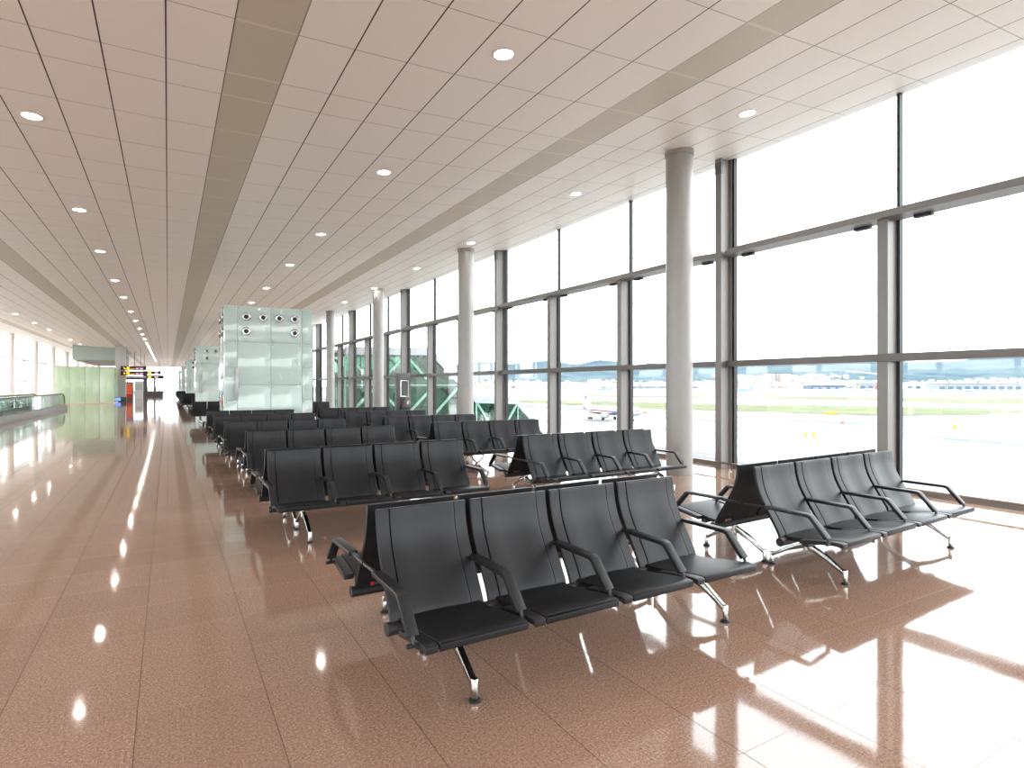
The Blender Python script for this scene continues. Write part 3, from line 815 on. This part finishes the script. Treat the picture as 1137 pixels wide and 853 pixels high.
# ------------------------------------------------------------------ aircraft
def aircraft(name, loc, heading, label, fin='air_white', body='air_white', emblem=False, group=None):
    r = empty(name, loc, heading, label, 'aircraft', group)
    R = 1.97; zc = 3.9
    prof = [(.05, 18.4), (.55, 18.1), (1.15, 17.3), (1.65, 16.0), (1.9, 14.4), (R, 12.5), (R, -8), (1.75, -11.5), (1.25, -14.8), (.7, -17.2), (.3, -18.4)]
    f = MB()
    n = 20; vs = []
    for rad, h in prof:
        dz = (R - rad) * (.55 if h < 0 else -.12)
        for k in range(n):
            a = 2 * PI * k / n; vs.append((h, rad * math.cos(a), zc + rad * math.sin(a) + dz))
    fs = [(i * n + k, i * n + (k + 1) % n, (i + 1) * n + (k + 1) % n, (i + 1) * n + k) for i in range(len(prof) - 1) for k in range(n)] + [tuple(range(n)), tuple(range((len(prof) - 1) * n, len(prof) * n))]
    fu = f.add(vs, fs).build('fuselage', M[body], r)
    MB().prism([(17.0, 4.55), (17.45, 4.2), (16.6, 4.2), (16.2, 4.55)], -1.35, 1.35, axis=1).build('cockpit_window', M['gasket'], fu, smooth=False)
    b = MB()
    for s in (-1, 1):
        for i in range(26): b.box((13.2 - i * .86, s * 1.90 - .06, 4.25), (13.5 - i * .86, s * 1.90 + .06, 4.6))
    b.build('cabin_windows', M['gasket'], fu, smooth=False)
    def surf(nm, pts, t, mt, par, vertical=False):
        vs = []
        for x, y, z, c in pts:      # leading-edge point and chord
            tt = t * c
            for dx, dz in ((0, 0), (-.3 * c, tt), (-c, .02), (-.3 * c, -tt)):
                vs.append((x + dx, y + (dz if vertical else 0), z + (0 if vertical else dz)))
        fs = [(i * 4 + k, i * 4 + (k + 1) % 4, i * 4 + 4 + (k + 1) % 4, i * 4 + 4 + k) for i in range(len(pts) - 1) for k in range(4)] + [(0, 1, 2, 3), tuple(range(len(vs) - 4, len(vs)))]
        return MB().add(vs, fs).build(nm, M[mt], par, smooth=False)
    for s in (-1, 1):
        surf('wing', [(4.2, s * 1.2, 2.9, 7.2), (.6, s * 6, 3.4, 4.4), (-5.4, s * 16.8, 4.4, 1.6), (-6.6, s * 17.1, 6.2, .7)], .06, 'air_white', r)
        surf('tailplane', [(-13.6, s * .6, 5.0, 3.6), (-16.9, s * 6.2, 5.6, 1.4)], .05, 'air_white', r)
        e = MB().lathe([(.75, 4.6), (1.0, 4.2), (1.02, 2.6), (.75, .8), (.4, -.1)], (0, s * 5.6, 1.9), 16, 'x').build('engine', M['air_white'], r)
        MB().lathe([(.8, 4.3), (.2, 4.72)], (0, s * 5.6, 1.9), 16, 'x').build('engine_intake', M['gasket'], e)
        MB().box((.6, s * 5.6 - .12, 2.7), (3.2, s * 5.6 + .12, 3.4)).build('pylon', M['air_white'], e, smooth=False)
        g = MB().tube([(-.9, s * 3.4, 3.0), (-.9, s * 3.4, .6)], .16, 8).build('landing_gear', M['steel_dark'], r)
        w = MB()
        for q in (-.3, .3): w.lathe([(.45, -.16), (.6, -.1), (.6, .1), (.45, .16)], (-.9, s * 3.4 + q, .6), 16, 'y')
        w.build('wheel', M['gasket'], g)
    g = MB().tube([(13.5, 0, 2.4), (13.5, 0, .4)], .12, 8).build('landing_gear', M['steel_dark'], r)
    MB().lathe([(.4, -.3), (.4, .3)], (13.5, 0, .4), 14, 'y').build('wheel', M['gasket'], g)
    v = surf('tail_fin', [(-11.0, 0, 5.4, 6.6), (-13.2, 0, 7.2, 4.9), (-16.4, 0, 11.6, 2.5)], .035, fin, r, True)
    if emblem:
        for s in (-1, 1):
            MB().prism([(-16.6, 9.2), (-15.6, 10.0), (-14.9, 9.4), (-15.8, 8.4)], s * .22 - .01, s * .22 + .01, axis=1).build('blue_tail_emblem', M['blue'], v, smooth=False)
            MB().prism([(-15.9, 9.5), (-15.3, 9.9), (-14.9, 9.4), (-15.6, 9.1)], s * .24 - .01, s * .24 + .01, axis=1).build('red_tail_emblem', M['red'], v, smooth=False)
    return r
hd = RT * .55 - FW * .835
tail = Vector((161, 209.5, -13)); ctr = tail + hd * 16.5
aircraft('airliner', (ctr.x, ctr.y, -13), math.atan2(hd.y, hd.x), 'white airliner with red and blue livery taxiing on the wet apron', 'air_white', 'livery', True)
def far_air(u, d, ang, label, fin, body='air_white'):
    q = FW * d + RT * ((u - 568.5) / 650 * d)
    aircraft('airliner', (q.x, q.y, -13), -TH + math.radians(ang), label, fin, body, False, 'aircraft parked across the airfield')
far_air(827, 1330, 184, 'airliner with teal body and tail across the field by the window post', 'teal', 'teal')
far_air(948, 1450, 196, 'white airliner with yellow tail parked across the field', 'yellow')
far_air(934, 1350, 215, 'white airliner parked left of the yellow-tailed one across the field', 'air_white')
far_air(965, 1380, 170, 'white airliner parked right of the yellow-tailed one across the field', 'red')
far_air(1010, 1400, 20, 'white airliner with orange tail parked right of the dark mullion', 'orange')
far_air(1035, 1250, 8, 'white airliner parked across the field right of the orange-tailed one', 'air_white')
far_air(1075, 1150, 5, 'white airliner with dark tail parked before the long grey hangar', 'navy')
far_air(672, 1500, 184, 'teal airliner across the field behind the taxiing aircraft', 'teal', 'teal')
# small items on the apron
def marker(name, x, y, w, h, m, label, cat):
    r = empty(name, (x, y, -13), -TH, label, cat, 'small markers on the apron')
    MB().box((-w / 2, -.3, .25), (w / 2, .3, h), .05).build('board', M[m], r)
    MB().box((-w / 2 + .1, -.1, 0), (-w / 2 + .25, .1, .3)).box((w / 2 - .25, -.1, 0), (w / 2 - .1, .1, .3)).build('leg', M['black'], r, smooth=False)
marker('taxiway_barrier', 206, 228, 3.6, 1.0, 'orange', 'orange barrier on the apron, left one of two right of the airliner', 'barrier')
marker('taxiway_barrier', 210.5, 224, 3.0, 1.1, 'orange', 'orange barrier on the apron, right one of two right of the airliner', 'barrier')
marker('taxiway_barrier', 161, 128, 1.6, .8, 'orange', 'orange barrier on the apron just right of the nearest window post', 'barrier')
marker('taxiway_board', 224, 130, 1.0, .8, 'orange', 'small orange board on the apron left of the dark mullion', 'board')
marker('taxiway_board', 152, 98.4, .9, 1.6, 'board_yellow', 'yellow board on the apron, left one of a pair above the right bench', 'board')
marker('taxiway_board', 154, 97.4, .9, 1.7, 'board_yellow', 'yellow board on the apron, right one of a pair above the right bench', 'board')
marker('taxiway_board', 155, 198, 2.0, 1.1, 'black', 'dark board on the apron below the taxiing airliner', 'board')
marker('taxiway_board', 280, 168, 6.5, 1.6, 'board_yellow', 'long yellow board at the near edge of the grass', 'board')
marker('taxiway_board', 225, 93, 1.0, 1.6, 'board_yellow', 'single yellow board on the apron right of the dark mullion', 'board')

# ------------------------------------------------------------------ sky
wd = bpy.data.worlds.new('overcast_sky'); SC.world = wd; wd.use_nodes = True; nt = wd.node_tree
bg = nt.nodes['Background']; tc = nt.nodes.new('ShaderNodeTexCoord')
nz = noise(nt, tc.outputs['Generated'], 3.2, 6, .55, (1, 1, 3.5))
nt.links.new(ramp(nt, nz, [(.36, (.78, .84, .90, 1)), (.52, (.97, .985, 1, 1)), (.68, (1, 1, 1, 1))]), bg.inputs['Color'])
bg.inputs['Strength'].default_value = 3.0

# ------------------------------------------------------------------ camera and view
cam = bpy.data.cameras.new('camera'); co = bpy.data.objects.new('camera', cam); COL.objects.link(co)
co.location = (0, 0, 1.7); co.rotation_euler = (PI / 2, 0, -TH)
cam.sensor_width = 36; cam.lens = 650 / 1137 * 36; cam.shift_y = 1.2 / 1137
cam.clip_start = .05; cam.clip_end = 30000
SC.camera = co
vsn = SC.view_settings; SC.display_settings.display_device = 'sRGB'
vsn.view_transform = 'Standard'; vsn.look = 'None'; vsn.gamma = 1; vsn.use_curve_mapping = False; vsn.exposure = 1.62
cy = SC.cycles
cy.use_denoising = True
try: cy.denoiser = 'OPENIMAGEDENOISE'
except Exception: pass
cy.max_bounces = 10; cy.diffuse_bounces = 6; cy.glossy_bounces = 6; cy.transparent_max_bounces = 24
cy.caustics_reflective = True; cy.caustics_refractive = False; cy.sample_clamp_indirect = 6
